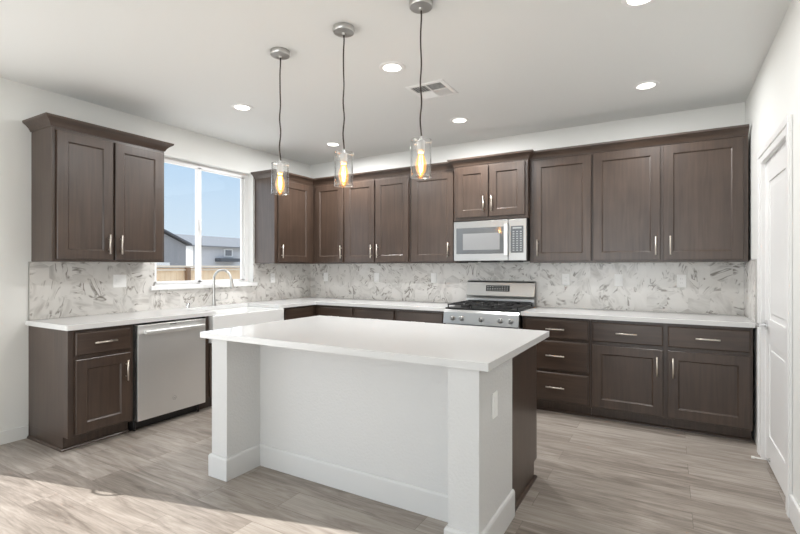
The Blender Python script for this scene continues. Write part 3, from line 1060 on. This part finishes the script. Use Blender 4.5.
b = BM(); box(b, WR1, WR1 + 0.006, -2.830, -2.758, 0.608, 0.730, 0.002)
op = obj('outlet_plate', b, M['white'], hw, world=True)
b = BM()
for z in (0.640, 0.698):
    box(b, WR1 + 0.0055, WR1 + 0.0075, -2.810, -2.778, z - 0.014, z + 0.014, 0.001)
obj('socket', b, M['white'], op, world=True)
# two cabinets facing the range, backs to the half wall
def island_cab(label, xr, w, end):
    t = thing('island_cabinet', label, 'cabinet', (xr, PB + 0.002, 0), PI, 'island cabinets')
    b = BM()
    d = 0.572
    box(b, 0.0005, w - 0.0005, -d, 0, 0.10, 0.875, 0.0015)
    box(b, 0.001, w - 0.001, -d + 0.07, 0, 0.001, 0.10)
    obj('cabinet_body', b, M['wood'], t)
    yf_ = -d - 0.021
    h2 = w / 2
    for (x0, x1, hx) in ((0.03, h2 - 0.01, h2 - 0.055), (h2 + 0.01, w - 0.03, h2 + 0.055)):
        b = BM(); shaker(b, x0, x1, PZ0, PZ1, yf_, 0.0205); o = obj('door', b, M['wood'], t); pull(hx, PZ1 - 0.13, yf_, True, o)
        b = BM(); slab(b, x0, x1, DZ0, DZ2, yf_, 0.0205); o = obj('drawer', b, M['woodh'], t); pull((x0 + x1) / 2, 0.77, yf_, False, o)
    b = BM()
    path = [(0, 0), (0, -d + 0.07), (w, -d + 0.07)] if end == 'r' else [(0, -d + 0.07), (w, -d + 0.07), (w, 0)]
    sweep(b, path, [(0, 0.001), (0.016, 0.001), (0.015, 0.009), (0.009, 0.017), (0, 0.020)])
    obj('shoe_molding', b, M['woodh'], t)
island_cab('dark wood island cabinet whose plain end shows right of the white half wall', 3.585, 0.89, 'r')
island_cab('dark wood island cabinet at the end nearer the farmhouse sink', 2.694, 0.89, 'l')

# ------------------------------------------------------------------ wall plates
def plate(name, label, cat, gang, kind, loc, rotz, group):
    t = thing(name, label, cat, loc, rotz, group)
    w = 0.074 if gang == 1 else 0.116
    b = BM(); box(b, -w / 2, w / 2, -0.006, 0, -0.058, 0.058, 0.002); obj('cover_plate', b, M['white'], t)
    for g in range(gang):
        x = 0 if gang == 1 else (-0.024 + g * 0.048)
        if kind == 'switch':
            b = BM(); box(b, x - 0.016, x + 0.016, -0.009, -0.005, -0.033, 0.033, 0.002); obj('rocker', b, M['white'], t)
        else:
            b = BM(); box(b, x - 0.017, x + 0.017, -0.008, -0.005, -0.034, 0.034, 0.002); s_ = obj('socket', b, M['white'], t)
            for z in (-0.018, 0.018):
                b = BM()
                box(b, x - 0.007, x - 0.0055, -0.0085, -0.0075, z - 0.004, z + 0.005)
                box(b, x + 0.0055, x + 0.007, -0.0085, -0.0075, z - 0.004, z + 0.004)
                obj('slots', b, M['black'], s_)
    return t
plate('light_switch', 'white double rocker switch plate on the tile left of the window', 'switch', 2, 'switch', (0.0115, -2.594, 1.203), L90, 'switch plates')
plate('wall_outlet', 'white outlet plate on the tile between the window and the corner', 'outlet', 1, 'outlet', (0.0115, -0.723, 1.190), L90, 'outlets on the backsplash')
s0 = plate('light_switch', 'white rocker switch plate on the back wall tile nearest the window corner', 'switch', 1, 'switch', (0.284, -0.0115, 1.195), 0, 'switch plates')
dup(s0, (1.111, -0.0115, 1.195), label='white rocker switch plate below the two-door cabinet left of the microwave')
dup(s0, (1.915, -0.0115, 1.200), label='white rocker switch plate on the tile just left of the range')
o0 = plate('wall_outlet', 'white outlet plate on the tile just right of the range', 'outlet', 1, 'outlet', (3.409, -0.0115, 1.205), 0, 'outlets on the backsplash')
dup(s0, (3.897, -0.0115, 1.203), label='white rocker switch plate between the two outlets right of the range')
dup(o0, (4.415, -0.0115, 1.203), label='white outlet plate at the far right of the tile, nearest the door')

# ------------------------------------------------------------------ pendants
def pendant(label, x, y):
    t = thing('pendant_light', label, 'pendant light', (x, y, H), 0, 'pendants over the island')
    b = BM(); lathe(b, [(0, 0), (0.063, 0), (0.064, -0.006), (0.064, -0.024), (0.060, -0.030), (0.012, -0.033), (0.010, -0.045), (0, -0.046)], 36)
    obj('canopy', b, M['nickel'], t)
    b = BM()
    zs = -0.745
    pts = [(0.0032 * math.sin(k * 0.85) * (0 if k in (0, 24) else 1), 0.0024 * math.cos(k * 1.1), -0.04 + (zs + 0.04) * k / 24) for k in range(25)]
    tube(b, pts, 0.0042, 8); obj('cord', b, M['cord'], t)
    b = BM(); lathe(b, [(0, -0.720), (0.006, -0.720), (0.008, -0.738), (0.021, -0.745), (0.022, -0.795), (0.018, -0.800), (0.017, -0.806), (0, -0.806)], 24)
    for k in range(3):
        a = k * 2 * PI / 3 + 0.5
        tube(b, [(0.018 * math.cos(a), 0.018 * math.sin(a), -0.752), (0.0515 * math.cos(a), 0.0515 * math.sin(a), -0.752)], 0.003, 8)
        tube(b, [(0.050 * math.cos(a), 0.050 * math.sin(a), -0.752), (0.060 * math.cos(a), 0.060 * math.sin(a), -0.752)], 0.0055, 10)
    obj('socket', b, M['caps'], t)
    b = BM(); lathe(b, [(0.0555, -0.740), (0.0555, -0.936), (0.0525, -0.938), (0.0525, -0.740)], 48, close=True)
    lathe(b, [(0.0565, -0.739), (0.0565, -0.744), (0.0515, -0.744), (0.0515, -0.739)], 48, close=True)
    lathe(b, [(0.0565, -0.934), (0.0565, -0.940), (0.0515, -0.940), (0.0515, -0.934)], 48, close=True)
    obj('glass_shade', b, M['shade'], t)
    b = BM(); lathe(b, [(0.013, -0.806), (0.014, -0.815), (0.022, -0.835), (0.029, -0.860), (0.030, -0.880), (0.025, -0.905), (0.014, -0.925), (0.006, -0.935), (0, -0.938)], 28)
    bl = obj('bulb', b, M['amber'], t)
    b = BM()
    lathe(b, [(0, -0.806), (0.0135, -0.806), (0.0135, -0.812), (0, -0.812)], 16)
    for k in range(6):
        a = k * PI / 3
        tube(b, [(0.008 * math.cos(a), 0.008 * math.sin(a), -0.822), (0.013 * math.cos(a), 0.013 * math.sin(a), -0.866), (0.007 * math.cos(a + .5), 0.007 * math.sin(a + .5), -0.912)], 0.0021, 6)
    obj('filament', b, M['filament'], bl)
    lamp('pendant_glow', 'POINT', (x, y, H - 0.872), (0, 0, -1), 1.6, (1.0, 0.62, 0.30), shadow_soft_size=0.012)
    return t
pendant('glass cylinder pendant, leftmost and lowest looking of the three over the island', 2.108, -2.705)
pendant('glass cylinder pendant in the middle of the three over the island', 2.652, -2.735)
pendant('glass cylinder pendant, rightmost of the three, hanging in front of the ceiling vent', 3.172, -2.74)

# ------------------------------------------------------------------ recessed lights
DL = [(1.047, -2.099, 'round recessed ceiling light nearest the wall cabinet left of the window'),
      (0.966, -0.715, 'round recessed ceiling light near the window corner, between left and middle pendants'),
      (2.621, -2.130, 'round recessed ceiling light between the middle and right pendant cords, left of the vent'),
      (2.569, -0.787, 'round recessed ceiling light in front of the cabinet above the microwave'),
      (4.164, -0.851, 'round recessed ceiling light near the right wall above the widest wall cabinet'),
      (4.192, -2.20, 'round recessed ceiling light cut by the top edge of the picture')]
first = None
for x, y, lab in DL:
    if first is None:
        first = thing('recessed_light', lab, 'ceiling light', (x, y, H), 0, 'recessed ceiling lights')
        b = BM(); lathe(b, [(0.064, -0.001), (0.064, -0.008), (0.070, -0.010), (0.088, -0.007), (0.094, -0.001)], 40, close=True)
        obj('trim_ring', b, M['trim'], first)
        b = BM(); lathe(b, [(0, -0.001), (0.064, -0.001), (0.064, -0.006), (0, -0.0075)], 40)
        obj('diffuser', b, M['led'], first)
    else:
        dup(first, (x, y, H), label=lab)
    lamp('recessed_lamp', 'AREA', (x, y, H - 0.02), (0, 0, -1), (DOWN_BACK if y > -1 else DOWN_FRONT) * (0.5 if x > 4 else 1.2), (0.985, 0.985, 0.98), shape='DISK', size=0.13)

# ------------------------------------------------------------------ ceiling vent
t = thing('ceiling_vent', 'square white four-way air vent in the ceiling behind the right pendant cord', 'vent', (2.678, -1.600, H))
s = 0.16
b = BM()
lathe(b, [(s * 1.4142, -0.001), (s * 1.4142, -0.004), ((s - 0.006) * 1.4142, -0.008), ((s - 0.03) * 1.4142, -0.008), ((s - 0.03) * 1.4142, -0.001)], 4, Matrix.Rotation(PI / 4, 4, 'Z'), close=True)
box(b, -s + 0.03, s - 0.03, -0.006, 0.006, -0.008, -0.0019)
box(b, -0.006, 0.006, -s + 0.03, -0.0061, -0.008, -0.0019)
box(b, -0.006, 0.006, 0.0061, s - 0.03, -0.008, -0.0019)
obj('frame', b, M['trim'], t)
b = BM(); box(b, -s + 0.02, s - 0.02, -s + 0.02, s - 0.02, -0.0018, -0.0006); obj('duct_opening', b, M['grey'], t)
for qx, qy, ax, sg in ((-1, -1, 1, 1), (1, -1, 0, 1), (-1, 1, 0, -1), (1, 1, 1, -1)):
    b = BM()
    x0 = 0.006 if qx > 0 else -0.13; y0 = 0.006 if qy > 0 else -0.13
    for k in range(6):
        c = 0.010 + k * 0.0205
        q_ = BM(); box(q_, 0, 0.124, -0.008, 0.008, -0.0006, 0.0006)
        tl = Matrix.Rotation(sg * 0.6, 4, 'X')
        if ax == 1:
            mtx = Matrix.Translation((x0 + c, y0, -0.0055)) @ Matrix.Rotation(PI / 2, 4, 'Z') @ tl
        else:
            mtx = Matrix.Translation((x0, y0 + c, -0.0055)) @ tl
        join(b, q_, mtx)
    obj('louver_bank', b, M['trim'], t)

# ------------------------------------------------------------------ outside
GZ = -0.45
b = BM(); box(b, -90, -0.121, -40, 80, GZ - 0.2, GZ)
struct('ground', b, M['ground'], label='bare ground outside the window')
t = thing('fence', 'new tan cedar board fence outside the kitchen window', 'fence', (-5.2, 0, GZ))
fx = -5.2
b = BM()
y = -3.0
while y < 7.0:
    box(b, fx - 0.010, fx + 0.008, y, y + 0.136, GZ + 0.02, 1.31)
    y += 0.14
obj('boards', b, M['fence'], t, world=True)
b = BM(); box(b, fx + 0.009, fx + 0.045, -3.0, 7.0, 1.245, 1.285); obj('rail', b, M['fencet'], t, world=True)
b = BM(); box(b, fx + 0.009, fx + 0.045, -3.0, 7.0, 0.25, 0.34); obj('rail', b, M['fence'], t, world=True)
b = BM(); box(b, fx - 0.06, fx + 0.075, -3.0, 7.0, 1.322, 1.362); obj('cap_board', b, M['fencet'], t, world=True)
for y in (-0.70, 1.72, 4.15, 6.5):
    b = BM(); box(b, fx + 0.009, fx + 0.10, y - 0.045, y + 0.045, GZ, 1.321); obj('post', b, M['postw'], t, world=True)

def house(label, parts):
    t = thing('house', label, 'house', parts['loc'])
    return t
# house with its grey gable end towards the window
t = thing('house', 'dark grey gabled house beyond the fence, seen left of the window mullion', 'house', (-24, 10, GZ))
def gable_x(bm, x0, x1, y0, y1, ze, zr):
    """gable ends facing +-x, ridge along x"""
    ym = (y0 + y1) / 2
    A = [(y0, GZ), (y1, GZ), (y1, ze), (ym, zr), (y0, ze)]
    a = [bm.verts.new((x0, p, q)) for p, q in A]
    c = [bm.verts.new((x1, p, q)) for p, q in A]
    for k in range(5):
        bm.faces.new([a[k], a[(k + 1) % 5], c[(k + 1) % 5], c[k]])
    bm.faces.new(a); bm.faces.new(c[::-1])
    bmesh.ops.recalc_face_normals(bm, faces=bm.faces)
b = bmesh.new(); gable_x(b, -34, -24, 3.6, 14.84, 2.82, 5.25)
obj('wall', b, M['sid1'], t, world=True)
b = bmesh.new()
for (ya, za, yb_, zb) in ((3.2, 2.72, 9.22, 5.33), (15.1, 2.78, 9.22, 5.33)):
    vs = [b.verts.new(p) for p in ((-34.3, ya, za), (-23.7, ya, za), (-23.7, yb_, zb), (-34.3, yb_, zb))]
    vt = [b.verts.new((v.co.x, v.co.y, v.co.z + 0.12)) for v in vs]
    b.faces.new(vs); b.faces.new(vt[::-1])
    for k in range(4):
        b.faces.new([vs[k], vs[(k + 1) % 4], vt[(k + 1) % 4], vt[k]])
bmesh.ops.recalc_face_normals(b, faces=b.faces)
obj('roof', b, M['roofd'], t, world=True)
b = BM(); box(b, -23.98, -23.90, 12.6, 13.6, 1.42, 1.62); obj('window', b, M['sidw'], t, world=True)
# long house with its roof slope towards the window and a gable end coloured as sunlit
t = thing('house', 'pale blue-grey house beyond the fence with a low roof, seen right of the window mullion', 'house', (-42, 30, GZ))
x0, x1, y0, y1, ze, zr = -50, -42, 28.3, 46.0, 3.75, 5.0
b = bmesh.new()
A = [(x0, GZ), (x1, GZ), (x1, ze), ((x0 + x1) / 2, zr), (x0, ze)]
a = [b.verts.new((p, y0, q)) for p, q in A]; c = [b.verts.new((p, y1, q)) for p, q in A]
for k in range(5):
    b.faces.new([a[k], a[(k + 1) % 5], c[(k + 1) % 5], c[k]])
b.faces.new(a); b.faces.new(c[::-1])
bmesh.ops.recalc_face_normals(b, faces=b.faces)
obj('wall', b, M['sid2'], t, world=True)
b = BM(); prism(b, [(x0, y0 - 0.03), (x1, y0 - 0.03), (x1, y0 - 0.001), (x0, y0 - 0.001)], GZ, ze - 0.1)
obj('sunlit_gable_sheet', b, M['sidw'], t, world=True)
b = bmesh.new()
for (xa, za, xb, zb) in ((x1 + 0.5, ze - 0.12, (x0 + x1) / 2, zr + 0.06), (x0 - 0.5, ze - 0.12, (x0 + x1) / 2, zr + 0.06)):
    vs = [b.verts.new(p) for p in ((xa, y0 - 0.5, za), (xa, y1 + 0.5, za), (xb, y1 + 0.5, zb), (xb, y0 - 0.5, zb))]
    vt = [b.verts.new((v.co.x, v.co.y, v.co.z + 0.15)) for v in vs]
    b.faces.new(vs); b.faces.new(vt[::-1])
    for k in range(4):
        b.faces.new([vs[k], vs[(k + 1) % 4], vt[(k + 1) % 4], vt[k]])
bmesh.ops.recalc_face_normals(b, faces=b.faces)
obj('roof', b, M['roof'], t, world=True)
b = BM()
box(b, -41.99, -41.9, 32.4, 33.7, 2.55, 3.5)
o = obj('window', b, M['sidw'], t, world=True)
b = BM(); box(b, -41.91, -41.86, 32.6, 33.5, 2.7, 3.35); obj('pane', b, M['roof'], o, world=True)
b = BM(); box(b, -41.99, -40.9, 31.2, 34.0, 1.95, 2.35); obj('porch_roof', b, M['roofd'], t, world=True)
# unseen house-like block, added to keep the low sun off the kitchen window
t = thing('house', 'tall unseen block added to the left to keep sun off the kitchen window', 'house', (-8.5, -3.9, GZ))
b = BM(); box(b, -14, -8, -5.8, -1.9, GZ, 8.4); obj('wall', b, M['sid1'], t, world=True)
b = BM(); prism(b, [(-14.3, -6.0), (-7.8, -6.0), (-7.8, -1.7), (-14.3, -1.7)], 8.4, 8.6); obj('roof', b, M['roofd'], t, world=True)
